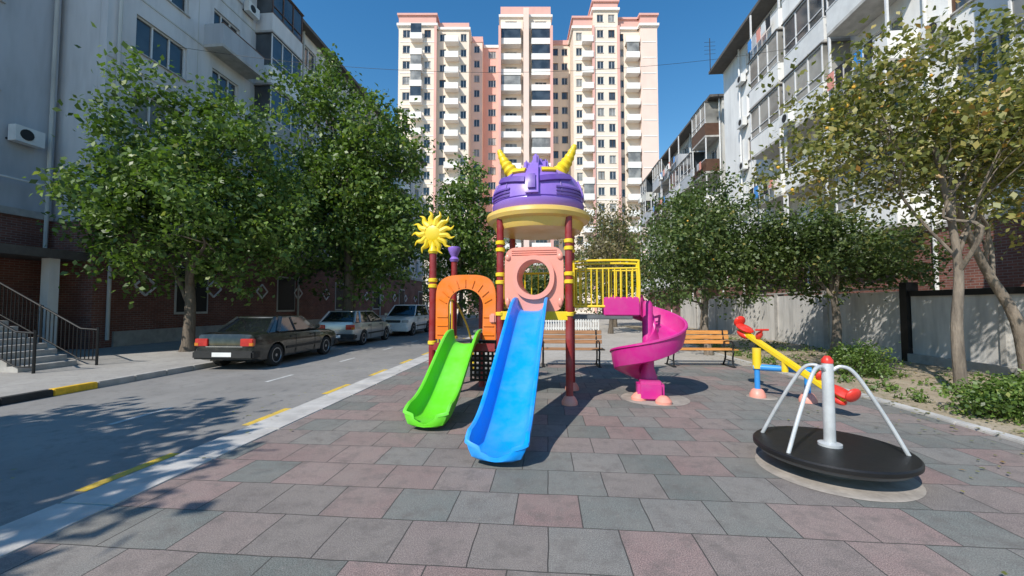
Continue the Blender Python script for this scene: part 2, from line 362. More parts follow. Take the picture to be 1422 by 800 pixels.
# ---- right building
def right(s0): return lambda a,bb,z:(s0-bb,a,z)
def rbuild(T0,T1,s0,Z0,floors,fh,wallm,pars,seed):
    random.seed(seed); b=MB(); xf=right(s0)
    b.box(T0,T1,-.31-11,-.31,0,Z0+floors*fh,wallm,xf); b.box(T0,T1,-.31,.02,0,Z0-.2,BRICK,xf); b.box(T0,T1,-.31,.1,Z0-.2,Z0,CONC,xf)
    wins=[]; a=T0+1.9; i=0
    while a<T1-1.5: wins.append((a,1.9 if i%2 else 1.4,.85,1.5)); a+=3.35; i+=1
    facade(b,xf,T0,T1,Z0,floors,fh,wins,wallm)
    for k in range(floors):
        z=Z0+k*fh
        for i,w in enumerate(wins):
            r=random.random()
            if i%4!=1 or r<.25:
                d=random.choice([1.1,1.2,1.2,1.35]); g=random.choice([GL,GL,GLC,None,None])
                p=random.choice(pars); balcony(b,xf,w[0]-1.5,w[0]+1.5,z+.08,d,1.0,p,g,fh,roof=True)
                if g is None:
                    b.box(w[0]-1.5,w[0]-1.42,d-.1,d-.02,z+1.13,z+fh-.1,FRAME,xf); b.box(w[0]+1.42,w[0]+1.5,d-.1,d-.02,z+1.13,z+fh-.1,FRAME,xf)
                    if random.random()<.6:
                        for q in range(5):
                            x=w[0]-1.2+q*.5; m=random.choice([WHITE,CBLUE,BPL,CORAL,PL_GREY2]); b.box(x,x+.4,d+.25,d+.265,z+.3+random.random()*.2,z+1.0,m,xf)
                        b.tube([xf(w[0]-1.4,d+.26,z+1.01),xf(w[0]+1.3,d+.26,z+1.01)],.01,BPL,4)
                if random.random()<.35: acunit(b,lambda a,bb,zz:(s0-bb-d,a,zz),w[0]+.8,z+.25)
            elif r<.7: acunit(b,xf,w[0]+1.2,z+.3)
    b.box(T0-.2,T1+.2,-12,1.0,Z0+floors*fh,Z0+floors*fh+.2,ROOFM,xf)
    for q in range(int((T1-T0)/6.7)+1):
        a=T0+.15+q*6.7; b.tube([xf(a,.15,.2),xf(a,.15,Z0+floors*fh)],.06,WHITE,8)
    return b
b=rbuild(8.,31.,13.3,4.4,5,2.95,PL_WHITE,[PL_WHITE,PL_WHITE,PL_WHITE,PL_OLD,WHITE],3)
b.tube([(12.2,30.6,19.2),(12.2,30.6,21.6)],.03,BPL,6)
for q in range(4): b.tube([(11.8,30.6,20.4+q*.3),(12.6,30.6,20.4+q*.3)],.012,BPL,4)
b.build('apartment_building',rz=ANG)
b=rbuild(33.,57.,14.0,3.5,5,2.95,PL_OLD,[PL_WHITE,PL_OLD,PL_GREY,PL_GREY2,BROWNF],5)
b.build('apartment_building',rz=ANG)
random.seed(11)
# ---- tower
b=MB(); fh=3.25
def front(y0): return lambda a,bb,z:(a,y0-bb,z)
def seg(x0,x1,y0,floors,wall,wins,bal=(),top=None,back=100.,band=None):
    xf=front(y0); H=floors*fh
    b.box(x0,x1,-(back-y0),-.31,0,H,wall,xf)
    facade(b,xf,x0,x1,0,floors,fh,[(x,w,.9,1.6) for x,w in wins],wall)
    for (c,w,d,m) in bal:
        for k in range(2,floors):
            z=k*fh
            b.box(c-w/2,c+w/2,.003,d,z-.15,z+.02,T_WHITE,xf); b.box(c-w/2,c+w/2,d-.12,d,z+.02,z+1.1,m,xf)
            b.box(c-w/2,c-w/2+.12,.003,d-.12,z+.02,z+1.1,m,xf); b.box(c+w/2-.12,c+w/2,.003,d-.12,z+.02,z+1.1,m,xf)
            if random.random()<.3: b.box(c-w/2+.12,c+w/2-.12,d-.15,d-.13,z+1.1,z+fh-.16,random.choice([GL,GLC,GLC]),xf)
    if top:
        for (dz0,dz1,ex,m) in top: b.box(x0-ex,x1+ex,-(back-y0)+.5,ex+.01,H+dz0,H+dz1,m,xf)
cr=[(0,.5,.35,T_WHITE),(.5,2.2,.0,T_PINK),(2.2,2.6,.3,T_PINK)]
seg(-23.1,-15.5,80,18,T_CREAM,[(-21.5,1.5),(-17.2,1.3)],[(-19.3,2.4,1.3,T_WHITE)],cr)
seg(-15.5,-8.9,81.2,18,T_CREAM,[(-14.3,1.3),(-10.0,1.2)],[(-12.3,2.8,1.6,T_WHITE)],[(0,.5,.3,T_WHITE),(.5,1.6,0,T_PINK)])
seg(-8.9,-6.4,85,18,T_LPINK,[(-7.6,1.2)],[],[(0,1.2,.1,T_PINK)])
seg(-6.4,-2.4,87,18,T_PINK,[(-4.4,1.7)],[],[(0,.6,.2,T_WHITE)])
seg(-2.4,8.1,82,19,T_CREAM,[(-.2,2.4),(2.9,1.2),(6.0,2.4)],[(-.2,4.1,1.6,T_WHITE),(6.0,4.0,1.6,T_WHITE)],[(0,.5,.35,T_WHITE),(.5,2.4,.0,T_PINK)])
b.box(2.35,3.45,80.4,81.7,0,19*fh+1,T_LPINK)
seg(8.1,12.6,86,18,T_CREAM,[(9.4,1.3),(11.5,1.3)],[],[(0,1,.2,T_PINK)])
seg(12.6,16.6,80.8,18,T_CREAM,[(13.8,1.2)],[(15.4,2.2,1.3,T_WHITE)],cr)
seg(16.6,21.6,80,19,T_CREAM,[(18.0,1.3),(20.3,1.3)],[],[(0,.5,.35,T_WHITE),(.5,1.8,.0,T_PINK),(1.8,2.2,.3,T_PINK)])
seg(21.6,26.2,81.2,18,T_CREAM,[(22.5,1.1)],[(24.6,2.7,1.5,T_WHITE)],cr)
seg(26.2,29.6,80,18,T_LPINK,[],[],cr)
for x in (-15.55,-2.5,8.05,16.55,21.65): b.box(x-.25,x+.25,79.7,79.98 if x>12 or x<-10 else 81.9,0,18*fh,T_PINK)
for k in range(19):
    for x0,x1,y in ((-23.1,-15.5,80),(12.6,16.6,80.8),(16.6,21.6,80),(26.2,29.6,80)): b.box(x0+.3,x1-.3,y-.06,y-.003,k*fh-.12,k*fh+.05,T_WHITE)
b.build('high_rise_building')
# ---- right fence wall
b=MB()
t=12.6
while t<31: 
    b.box(10.15,10.35,t,t+2.96,0,2.0,WALLC); b.box(10.1,10.4,t+2.96,t+3.2,0,2.08,CONC); t+=3.2
b.box(10.1,10.4,12.6,31.4,2.081,2.14,CONC); b.build('concrete_wall',rz=ANG)
b=MB()
b.box(10.2,10.32,5.,12.3,.05,1.85,WALLC); b.box(10.14,10.38,5.,12.3,1.85,2.0,BLK); b.box(10.1,10.42,12.32,12.55,0,2.25,BLK)
for t in (5,7.4,9.9): b.box(10.12,10.4,t,t+.12,.0,1.849,CONC)
b.box(10.05,10.2-.003,5,12.3,0,.25,CONC); b.build('boundary_wall',rz=ANG)
b=MB()
x=1.2
while x<5.6: b.box(x,x+.07,26,26.03,-.1,.75,WHITE); x+=.16
b.box(1.2,5.6,26.031,26.07,.1,.17,WHITE); b.box(1.2,5.6,26.031,26.07,.55,.62,WHITE); b.build('picket_fence')
# ------------------------------------------------------------ trees
def leafmat(name,stops,trans=.3):
    m,nt,b=newmat(name); at=N(nt,'ShaderNodeAttribute'); at.attribute_name='rnd'
    c=ramp(nt,at.outputs['Fac'],stops).outputs[0]
    nt.links.new(c,b.inputs['Base Color']); b.inputs['Roughness'].default_value=.45; b.inputs['Specular IOR Level'].default_value=.5
    tr=N(nt,'ShaderNodeBsdfTranslucent'); g=mixc(nt,1.0,c,(1.3,1.5,.6),'MULTIPLY'); nt.links.new(g,tr.inputs[0])
    mx=N(nt,'ShaderNodeMixShader'); mx.inputs[0].default_value=trans
    out=nt.nodes['Material Output']; nt.links.new(b.outputs[0],mx.inputs[1]); nt.links.new(tr.outputs[0],mx.inputs[2]); nt.links.new(mx.outputs[0],out.inputs[0]); return m
LG=leafmat('leaves_green',[(0,(.055,.095,.022)),(.5,(.125,.20,.04)),(.85,(.20,.29,.065)),(1,(.32,.34,.10))])
LG2=leafmat('leaves_dark',[(0,(.05,.075,.024)),(.5,(.095,.145,.038)),(.85,(.17,.21,.065)),(1,(.33,.29,.09))])
LP=leafmat('leaves_persimmon',[(0,(.10,.115,.035)),(.4,(.19,.205,.055)),(.7,(.33,.29,.085)),(.92,(.42,.32,.09)),(1,(.42,.22,.06))])
LB=leafmat('leaves_dry',[(0,(.12,.11,.055)),(.5,(.21,.18,.09)),(1,(.33,.26,.13))])
FRUIT=basic('fruit_orange',(.75,.42,.05),.4,bmp=0)
def leaves_mesh(name,centers,radii,per,size,mat,parent,drop=.25):
    C=np.repeat(np.array(centers),per,axis=0); RR=np.repeat(np.array(radii),per)[:,None]
    n=len(C); g=rng.normal(size=(n,3))*RR*np.array([.55,.55,.42]); g[:,2]-=np.abs(g[:,0]*g[:,1])*drop
    P=C+g
    nr=rng.normal(size=(n,3))*.8+np.array([0,0,.75])+g/np.maximum(RR,.01)*.5; nr/=np.linalg.norm(nr,axis=1)[:,None]
    a=rng.normal(size=(n,3)); a[:,2]-=.5; a-=nr*(a*nr).sum(1)[:,None]; a/=np.linalg.norm(a,axis=1)[:,None]
    bb=np.cross(nr,a); s=(size*rng.uniform(.6,1.3,size=n))[:,None]
    V=np.empty((n,4,3)); V[:,0]=P-a*s*.5; V[:,1]=P+bb*s*.33+nr*s*.06; V[:,2]=P+a*s*.55-nr*s*.08; V[:,3]=P-bb*s*.33+nr*s*.06
    me=bpy.data.meshes.new(name); me.vertices.add(n*4); me.vertices.foreach_set('co',V.reshape(-1).astype(np.float32))
    me.loops.add(n*4); me.loops.foreach_set('vertex_index',np.arange(n*4,dtype=np.int32)); me.polygons.add(n)
    me.polygons.foreach_set('loop_start',np.arange(0,n*4,4,dtype=np.int32)); me.update(calc_edges=True)
    cl=np.repeat(rng.normal(size=len(centers))*.15,per); val=np.clip(.42+cl+rng.normal(size=n)*.2,0,1)
    at=me.attributes.new('rnd','FLOAT','POINT'); at.data.foreach_set('value',np.repeat(val,4).astype(np.float32))
    me.materials.append(mat); ob=bpy.data.objects.new(name,me); scene.collection.objects.link(ob); ob.parent=parent; return ob
def tree(name,base,trunk,tr,crown,ncl,per,lsize,mat,clr=.5,bark=BARK,lump=.4,fruit=0,nb=40,shell=.45,seedv=0,fmin=.35,bw=(.25,.55)):
    random.seed(seedv); b=MB()
    tp=smoothpath(trunk,4); L=len(tp)
    b.tube(tp,[tr*(1.25 if i==0 else 1)*(1-.6*i/(L-1)) for i in range(L)],bark,12)
    cents=[];rad=[]
    tot=sum(c[3]*c[4]*c[5] for c in crown)
    for ci,(cx,cy,cz,rx,ry,rz) in enumerate(crown):
        k=max(3,int(ncl*rx*ry*rz/tot))
        for _ in range(k):
            d=Vector((random.gauss(0,1),random.gauss(0,1),random.gauss(0,1))).normalized()
            q=noise.noise(d*1.7+Vector((seedv*3.1+ci*5,0,0)))*lump*1.6
            r=(shell+(1-shell)*random.random()**.6)*(1+q)
            if random.random()<.18: r*=random.uniform(.3,.8)
            cents.append((cx+d.x*r*rx,cy+d.y*r*ry,cz+d.z*r*rz)); rad.append(clr*random.uniform(.6,1.3))
    limbs=[]
    nl=max(5,nb//7)
    for j in range(nl):
        e=Vector(random.choice(cents)); f=fmin+(1-fmin)*(j+.5)/nl; s=tp[min(L-1,int(f*(L-1)))]
        e=s.lerp(e,.75); e.z=max(e.z,s.z+.5)
        m1=s.lerp(e,.35)+Vector((random.gauss(0,.12),random.gauss(0,.12),random.uniform(.05,.3))); m2=s.lerp(e,.7)+Vector((random.gauss(0,.12),random.gauss(0,.12),random.uniform(-.1,.25)))
        p=smoothpath([s,m1,m2,e],4); r0=tr*(1-.6*f)*random.uniform(.45,.7)
        b.tube(p,[r0*(1-.75*i/(len(p)-1)) for i in range(len(p))],bark,7); limbs.append((p,r0))
    for j in range(nb):
        e=Vector(random.choice(cents)); best=min(limbs,key=lambda l:min((q-e).length for q in l[0][4:])+random.random()*.6)
        k=random.randrange(4,len(best[0])-1); s=best[0][k]
        mid=s.lerp(e,.5)+Vector((random.gauss(0,.12),random.gauss(0,.12),random.uniform(-.05,.25)))
        p=smoothpath([s,mid,e],3); r0=best[1]*(1-.75*k/(len(best[0])-1))*random.uniform(.4,.7)
        b.tube(p,[r0*(1-.8*i/(len(p)-1)) for i in range(len(p))],bark,5)
    if fruit:
        for _ in range(fruit):
            c=random.choice(cents); b.ball((c[0]+random.gauss(0,.25),c[1]+random.gauss(0,.25),c[2]-random.uniform(.1,.4)),.028,FRUIT,8)
    ob=b.build(name,loc=base)
    leaves_mesh('leaves',cents,rad,per,lsize,mat,ob); return ob
tree('deciduous_tree',(-11.2,14.0,0),[(0,0,0),(.05,0,1.5),(-.1,.1,3.2),(.1,0,6.5)],.2,[(.2,0,5.7,3.3,3.1,3.2),(-1.8,-.4,5.0,1.9,1.9,2.3),(2.2,.2,4.7,1.9,2.0,2.3),(.4,.3,7.8,1.5,1.6,1.6),(-1.4,0,7.0,1.3,1.4,1.5)],470,54,.18,LG,.52,seedv=1)
tree('deciduous_tree',(-8.2,20.0,0),[(0,0,0),(.1,0,3),(0,0,6),(.2,0,11)],.28,[(0,0,6.6,3.4,3.2,4.0),(1.6,0,8.8,2.4,2.4,3.2),(-1.0,0,11.0,1.9,2.2,3.6),(1.9,-.3,4.9,2.4,2.2,2.4),(-2.2,-.4,6.2,2.0,2,3.0)],560,52,.22,LG,.62,seedv=2)
tree('deciduous_tree',(-10.6,26.5,0),[(0,0,0),(.1,0,3),(0,0,6),(.2,0,9)],.25,[(0,0,6.6,3.2,3.2,4.6),(2.5,0,6,2.4,2.2,3.2)],220,40,.32,LG2,.8,seedv=3)
tree('deciduous_tree',(-4.0,31,0),[(0,0,0),(.1,0,3),(0,0,9)],.22,[(0,0,7,2.9,2.8,5.0),(.4,0,11.0,1.5,1.5,2.3),(1.7,0,5.6,1.6,1.6,3.0)],240,42,.29,LG,.7,seedv=4)
tree('deciduous_tree',(6.4,13.2,0),[(0,0,0),(-.1,0,1.2),(.1,0,3)],.13,[(0,0,3.5,2.2,2.0,1.9),(-1.0,0,2.8,1.4,1.3,1.3),(1.2,0,3.1,1.5,1.4,1.7),(.2,0,4.9,1.2,1.2,1.1)],350,50,.12,LG2,.38,seedv=5,fruit=20,bark=BARKL)
tree('deciduous_tree',(9.7,12.2,0),[(0,0,0),(.1,0,1.2),(-.1,0,3)],.15,[(0,0,3.2,2.3,1.8,1.2),(-.9,0,3.7,1.5,1.3,1.1),(1.6,.2,2.9,1.5,1.4,.9)],300,48,.12,LG2,.38,seedv=6,bark=BARKL,fmin=.5)
tree('persimmon_tree',(8.0,7.25,0),[(0,0,0),(-.03,0,1.2),(.05,0,2.2),(-.05,0,3.2),(-.3,0,4.6)],.095,[(-.3,0,4.9,2.4,2.0,1.5),(-2.1,.3,4.4,1.4,1.4,1.0),(1.8,0,5.0,2.4,1.8,1.7),(-.8,0,5.9,1.4,1.4,.8),(-1.6,.2,5.3,1.2,1.2,.8)],480,28,.11,LP,.40,bark=BARKL,fruit=45,nb=90,shell=.25,seedv=7,fmin=.5)
tree('persimmon_tree',(10.3,8.1,0),[(0,0,0),(-.2,0,1.3),(-.8,0,2.4),(-1.7,-.3,3.7)],.12,[(-1.2,0,4.7,2.0,1.6,1.2),(.4,.6,4.8,2.2,1.6,1.9)],210,28,.11,LP,.42,bark=BARKL,fruit=18,nb=45,shell=.25,seedv=8,fmin=.55)
tree('deciduous_tree',(5.6,23.,0),[(0,0,0),(.1,0,2),(0,0,5)],.14,[(0,0,5.4,2.4,2.2,2.6),(-.6,0,3.8,2.0,1.8,1.4)],150,24,.17,LB,.6,nb=90,shell=.2,seedv=9)
tree('deciduous_tree',(9.4,20.,0),[(0,0,0),(.1,0,2),(0,0,5)],.16,[(0,0,4.8,2.4,2.2,2.3),(-1.0,0,6.0,1.5,1.5,1.4)],200,38,.17,LG2,.5,seedv=10)
tree('deciduous_tree',(7.6,30.,0),[(0,0,0),(.1,0,2),(0,0,5)],.18,[(0,0,5.0,2.6,2.6,3.0)],150,38,.25,LG2,.6,seedv=12)
tree('deciduous_tree',(-10.4,-1.3,0),[(0,0,0),(.1,0,2),(0,0,5)],.2,[(0,0,5.2,3.0,2.9,2.2),(1.9,.6,4.5,2.1,2.0,1.5),(-1.,-1,6,2,2,2)],420,30,.30,LG,.55,seedv=13)
random.seed(21); cen=[];rad=[]
for x,y,z,r in ((-14,60,5,6),(-4,62,6,6),(5,64,5,6),(-1,46,4,3.6),(14,60,5,5.5),(24,66,6,6),(4,42,2.5,2.6),(1.5,55,3,4)):
    for _ in range(100):
        d=Vector((random.gauss(0,1),random.gauss(0,1),random.gauss(0,1))).normalized()*random.uniform(.4,1.05)
        cen.append((x+d.x*r,y+d.y*r*.7,max(.4,z+d.z*z))); rad.append(1.1)
b=MB()
for x,y in ((-14,60),(-4,62),(5,64),(-1,46),(14,60),(24,66)): b.tube([(x,y,0),(x,y,6)],[.3,.12],BARK,8)
ob=b.build('distant_trees'); leaves_mesh('leaves',cen,rad,28,.42,LG2,ob)
def bush(loc,r,h,seedv,mat=LG):
    random.seed(seedv); b=MB(); cen=[]
    for _ in range(60):
        a=random.random()*6.28; q=r*random.random()**.5; z=random.uniform(.08,h)*(1-.35*(q/r)**2); cen.append((q*math.cos(a),q*math.sin(a),z))
    for c in cen[:25]: b.tube([(c[0]*.15,c[1]*.15,0),(c[0]*.6,c[1]*.6,c[2]*.6),c],[.012,.009,.004],BARK,5)
    ob=b.build('bush',loc=loc); leaves_mesh('leaves',cen,[.17]*len(cen),55,.06,mat,ob)
bush((7.9,9.2,.02),.55,.72,31); bush((6.95,5.75,.02),.5,.5,32); bush((8.3,5.9,.02),.65,.65,33); bush((8.6,10.2,.02),.4,.45,34)
def st(s,t): a=-ANG; return (s*math.cos(a)+t*math.sin(a),-s*math.sin(a)+t*math.cos(a))
random.seed(40); C=[]
for _ in range(520):
    x,y=st(random.uniform(5.3,10),random.uniform(1,24)); C.append((x,y,.04))
for _ in range(40):
    x,y=st(5.4-abs(random.gauss(0,1.3)),random.uniform(1.5,10)); C.append((x,y,.02))
for _ in range(46):
    x,y=st(random.uniform(-4.9,-3.6),random.uniform(2,18)); C.append((x,y,.012))
b=MB(); b.add([(0,0,.0205),(.01,0,.0205),(0,.01,.0205)],[(0,1,2)],SOIL); ob=b.build('leaf_litter',loc=(7.5,6,0))
C=[(c[0]-7.5,c[1]-6,c[2]) for c in C]
l=leaves_mesh('fallen_leaves',C[:520],[.5]*520,9,.07,LP,ob,0)
def flat(l,z0):
    co=np.empty(len(l.data.vertices)*3,dtype=np.float32); l.data.vertices.foreach_get('co',co); co=co.reshape(-1,3)
    co[:,2]=z0+(np.abs(co[:,2])*.05); l.data.vertices.foreach_set('co',co.reshape(-1)); l.data.update()
flat(l,.03)
l=leaves_mesh('fallen_leaves',C[520:],[.6]*86,3,.055,LP,ob,0); flat(l,.016)
C=[]
for _ in range(260):
    x,y=st(random.choice([random.uniform(5.8,6.6),random.uniform(6.5,9.9)]),random.uniform(2,20)); C.append((x,y,.07))
b=MB(); b.add([(7,6,.021),(7.01,6,.021),(7,6.01,.021)],[(0,1,2)],SOIL); ob=b.build('grass'); leaves_mesh('grass_blades',C,[.13]*len(C),26,.07,LG,ob)
# ------------------------------------------------------------ playset
PR=-R(10.5); b=MB()
def post(x,y,h,foot=True):
    b.lathe([(.06,0),(.06,h)],RED,(x,y,0),16)
    if foot: b.lathe([(.13,0),(.13,.05),(.09,.12),(.065,.14)],CORAL,(x,y,0),20)
for x in (0,1.15):
    for y in (0,1.15): post(x,y,3.08)
for y in (0,1.15): post(-1.2,y,2.5)
post(-.62,1.15,1.9,False)
def collar(x,y,z,h=.07): b.lathe([(.062,0),(.078,.01),(.078,h-.01),(.062,h)],YEL,(x,y,z),16)
for x in (0,1.15):
    for z in (2.62,2.5,2.08,1.95,1.42): collar(x,0,z)
    for z in (2.6,1.95,1.42): collar(x,1.15,z)
for y in (0,1.15):
    for z in (2.0,1.9,.92): collar(-1.2,y,z)
b.bbox(-.04,1.19,-.04,1.19,1.40,1.47,DPLATE,.01); b.bbox(-1.24,-.07,-.04,1.19,.86,.93,DPLATE,.01)
b.box(-.02,1.17,-.055,-.041,1.36,1.5,YEL); b.box(-1.2,-.08,-.055,-.041,.83,.96,RED)
b.bbox(-.5,-.06,.1,1.05,1.12,1.17,DPLATE,.01)
x0,x1,z0,z1=-.52,-.07,.33,.98; nx,nz=6,8
for i in range(nx+1): b.box(x0+(x1-x0)*i/nx-.018,x0+(x1-x0)*i/nx+.018,.06,.075,z0,z1,BLK)
for j in range(nz+1): b.box(x0-.02,x1+.02,.058,.077,z0+(z1-z0)*j/nz-.02,z0+(z1-z0)*j/nz+.02,BLK)
def superell(cx,cz,rx,rz,p,n=48,off=0):
    o=[]
    for k in range(n):
        a=2*math.pi*k/n; c=math.cos(a);s=math.sin(a); o.append((cx+rx*math.copysign(abs(c)**(2/p),c),cz+rz*math.copysign(abs(s)**(2/p),s)))
    return o
cx=.575; b.plate(superell(cx,2.03,.49,.54,6),superell(cx,2.06,.27,.29,2),-.03,.03,CORAL)
b.plate(superell(cx,2.06,.345,.365,2.2),superell(cx,2.06,.272,.292,2),-.10,-.032,CORAL)
b.plate(superell(cx,2.06,.30,.32,2),superell(cx,2.06,.272,.292,2),.031,.5,CORAL)
for sx in (.14,1.01):
    b.ball((sx,-.04,1.65),(.04,.03,.08),CORAL,10); b.ball((sx,-.04,2.4),(.05,.03,.05),CORAL,10)
for q in range(3): b.box(.2,.95,-.045,-.031,2.44+q*.035,2.452+q*.035,CORAL)
b.bbox(-.17,-.065,-.07,.04,1.30,1.46,CORAL,.02)
n=24; out=[(-1.13,1.02)];inn=[(-.90,1.02)]
for k in range(n+1):
    a=math.pi-math.pi*k/n; c=math.cos(a); s=math.sin(a)
    out.append((-.6+.53*math.copysign(abs(c)**.55,c),1.70+.42*abs(s)**.75)); inn.append((-.6+.31*c,1.58+.30*s))
out.append((-.07,1.02)); inn.append((-.30,1.02))
b.plate(out,inn,-.03,.03,ORG,False)
for k in range(9):
    a=math.pi*(k+.5)/9; c=math.cos(a); s=math.sin(a); b.tube([(-.6+.34*c,-.036,1.58+.33*s),(-.6+.47*c,-.036,1.64+.40*s)],.012,ORG,6)
for z in (1.1,1.25,1.4):
    b.tube([(-1.1,-.036,z),(-.92,-.036,z)],.012,ORG,6); b.tube([(-.28,-.036,z),(-.1,-.036,z)],.012,ORG,6)
b.tube(smoothpath([(-1.1,1.15,.9),(-1.1,1.9,.45),(-1.1,2.3,.0)],4),.022,YEL,8); b.tube(smoothpath([(-.6,1.15,1.65),(-.6,1.9,1.15),(-.6,2.35,.6),(-.6,2.4,0)],4),.022,YEL,8); b.tube(smoothpath([(-1.15,1.15,1.65),(-1.15,1.9,1.15),(-1.15,2.35,.6),(-1.15,2.4,0)],4),.022,YEL,8)
for q in range(4): b.box(-1.12,-.6,1.2+q*.28,1.42+q*.28,.68-q*.2,.72-q*.2,DPLATE)
for q in range(6): b.tube([(0,.15+q*.16,1.55),(0,.15+q*.16,2.2)],.012,YEL,6)
b.tube([(0,.06,2.22),(0,1.1,2.22)],.02,YEL,8); b.tube([(0,.06,1.55),(0,1.1,1.55)],.02,YEL,8)
b.tube([(.06,1.15,2.22),(1.1,1.15,2.22)],.02,YEL,8)
for q in range(8): b.tube([(.12+q*.13,1.15,1.5),(.12+q*.13,1.15,2.22)],.012,YEL,6)
b.tube([(-1.2,.06,1.7),(-1.2,1.1,1.7)],.02,YEL,8)
for q in range(7): b.tube([(-1.2,.13+q*.15,.93),(-1.2,.13+q*.15,1.7)],.012,YEL,6)
def chute(path,L,W,Hs,mat,up=None,th=.035):
    P=path; rs=[]; n=len(P)
    for i,p in enumerate(P):
        t=(P[min(i+1,n-1)]-P[max(i-1,0)]).normalized(); l=L(i) if callable(L) else L
        N_=up if up else l.cross(t).normalized()
        if N_.z<0: N_=-N_
        w=W(i/(n-1)); h=Hs(i/(n-1))
        sec=[(-w-.028,h-.035),(-w-.024,h-.008),(-w,h),(-w+.022,h-.012),(-w+.04,h*.45),(-w+.075,.04),(-w+.13,.008),(0,0),(w-.13,.008),(w-.075,.04),(w-.04,h*.45),(w-.022,h-.012),(w,h),(w+.024,h-.008),(w+.028,h-.035),(w+.004,h-.045),(w-.012,h*.4),(w-.05,-.01),(w-.12,-th),(0,-th-.006),(-w+.12,-th),(-w+.05,-.01),(-w+.012,h*.4),(-w-.004,h-.045)]
        rs.append([tuple(p+l*a+N_*c) for a,c in sec])
    b.rings(rs,mat,True,True)
pb=smoothpath([(.54,.03,1.5),(.54,-.2,1.49),(.54,-.45,1.36),(.54,-1.0,.98),(.54,-1.6,.56),(.54,-2.05,.27),(.54,-2.35,.14),(.54,-2.6,.10),(.54,-2.74,.11)],5)
endw=lambda w0,w1:(lambda f: (w0+(w1-w0)*f) if f<.93 else (w0+(w1-w0)*f)*math.sqrt(max(.35,1-((f-.93)/.078)**2)))
chute(pb,Vector((1,0,0)),endw(.25,.31),lambda f: .23 if f<.85 else .23-.12*((f-.85)/.15),BLUE)
pg=smoothpath([(-.6,.03,.95),(-.6,-.12,.94),(-.6,-.35,.80),(-.6,-.75,.50),(-.6,-1.1,.25),(-.6,-1.4,.12),(-.6,-1.65,.09),(-.6,-1.78,.10)],5)
chute(pg,Vector((1,0,0)),endw(.25,.29),lambda f: .24 if f<.8 else .24-.11*((f-.8)/.2),GREEN)
b.box(.50,.58,-1.25,-1.2,0,.72,RED)
sc=Vector((2.49,.82,0)); pts=[];Ls=[]
n=70; tot=R(400); a0=R(150)
for i in range(n+1):
    f=i/n; a=a0-tot*f; z=1.47-1.22*f+ .03*math.sin(f*9)
    pts.append(sc+Vector((.37*math.cos(a),.37*math.sin(a),z))); Ls.append(Vector((math.cos(a),math.sin(a),0)))
chute(pts,lambda i:Ls[i],lambda f:.26,lambda f:.32,MAG,up=Vector((0,0,1)))
b.lathe([(.15,0),(.15,.35),(.10,.5),(.09,1.62),(.05,1.68)],MAG,(sc.x,sc.y,0),20)
b.bbox(sc.x-.23,sc.x+.2,sc.y-.42,sc.y-.1,.0,.33,MAG,.05)
for dx,dy in ((-.2,-.3),(.16,-.52),(.1,.3)): b.lathe([(.13,0),(.13,.05),(.08,.11),(.05,.13)],CORAL,(sc.x+dx,sc.y+dy,0),18)
b.bbox(1.72,2.32,.40,.46,1.42,1.74,MAG,.02); b.bbox(1.72,2.2,1.16,1.22,1.42,1.74,MAG,.02); b.bbox(1.15,2.2,.42,1.2,1.36,1.43,DPLATE,.01)
def railing(x0,x1,y,z0,z1,n):
    p=smoothpath([(x0,y,z0),(x0,y,z1-.08),(x0+.06,y,z1),(x1-.1,y,z1),(x1,y,z1-.09),(x1,y,z0+.09),(x1-.1,y,z0)],4); b.tube(p+[Vector((x0,y,z0))],.022,YEL,8)
    b.tube([(x0,y,z1-.13),(x1,y,z1-.13)],.015,YEL,8)
    for q in range(1,n): x=x0+(x1-x0)*q/n; b.tube([(x,y,z0),(x,y,z1-.13)],.013,YEL,6)
railing(1.24,2.36,1.18,1.62,2.38,12); railing(1.22,2.3,.43,1.58,2.36,11)
rc=(.575,.575,0)
b.lathe([(.60,2.92),(.76,2.90),(.80,2.97),(.82,3.04),(.90,3.07),(.93,3.13),(.92,3.19),(.86,3.22),(.80,3.23),(.79,3.235)],YELP,rc,64)
b.lathe([(.78,3.236),(.82,3.30),(.825,3.36),(.795,3.37),(.79,3.39),(.81,3.40),(.80,3.50),(.77,3.62),(.71,3.75),(.60,3.87),(.46,3.96),(.30,4.01),(.05,4.03)],PURP,rc,64)
prof=[(.80,3.40),(.805,3.50),(.775,3.62),(.715,3.755),(.605,3.875),(.465,3.965),(.30,4.015)]
def rpt(a,i,off=0):
    i=max(0,min(len(prof)-1.001,i)); k=int(i); f=i-k; r=prof[k][0]*(1-f)+prof[k+1][0]*f; z=prof[k][1]*(1-f)+prof[k+1][1]*f
    return (rc[0]+(r+off)*math.cos(a),rc[1]+(r+off)*math.sin(a),z+off*i/6)
for k in range(10):
    a=2*math.pi*(k+.5)/10; b.tube([rpt(a,i) for i in (0,1,2,3,4,5,6)],.012,PURPD,6)
def patch(a0_,a1_,i0,i1,off,mat,slant=0,n=7,m=4):
    rs=[]
    for j in range(n):
        f=j/(n-1); a=a0_+(a1_-a0_)*f; dd=slant*f
        e=[rpt(a,i0+dd+(i1-i0)*q/(m-1),off) for q in range(m)]+[rpt(a,i0+dd+(i1-i0)*q/(m-1),-.01) for q in reversed(range(m))]
        rs.append(e)
    b.rings(rs,mat)
F=-math.pi/2
for sgn in (-1,1):
    patch(F+sgn*.16,F+sgn*.95,1.9,2.6,.04,PURPD,.7)
    patch(F+sgn*.22,F+sgn*.62,3.6,4.3,.03,YEL,.2)
    for q in range(3): patch(F+sgn*.5,F+sgn*1.25,.1+q*.55,.34+q*.55,.022,PURPD,.15)
    patch(F+sgn*1.35,F+sgn*1.75,.6,3.0,.03,PURP)
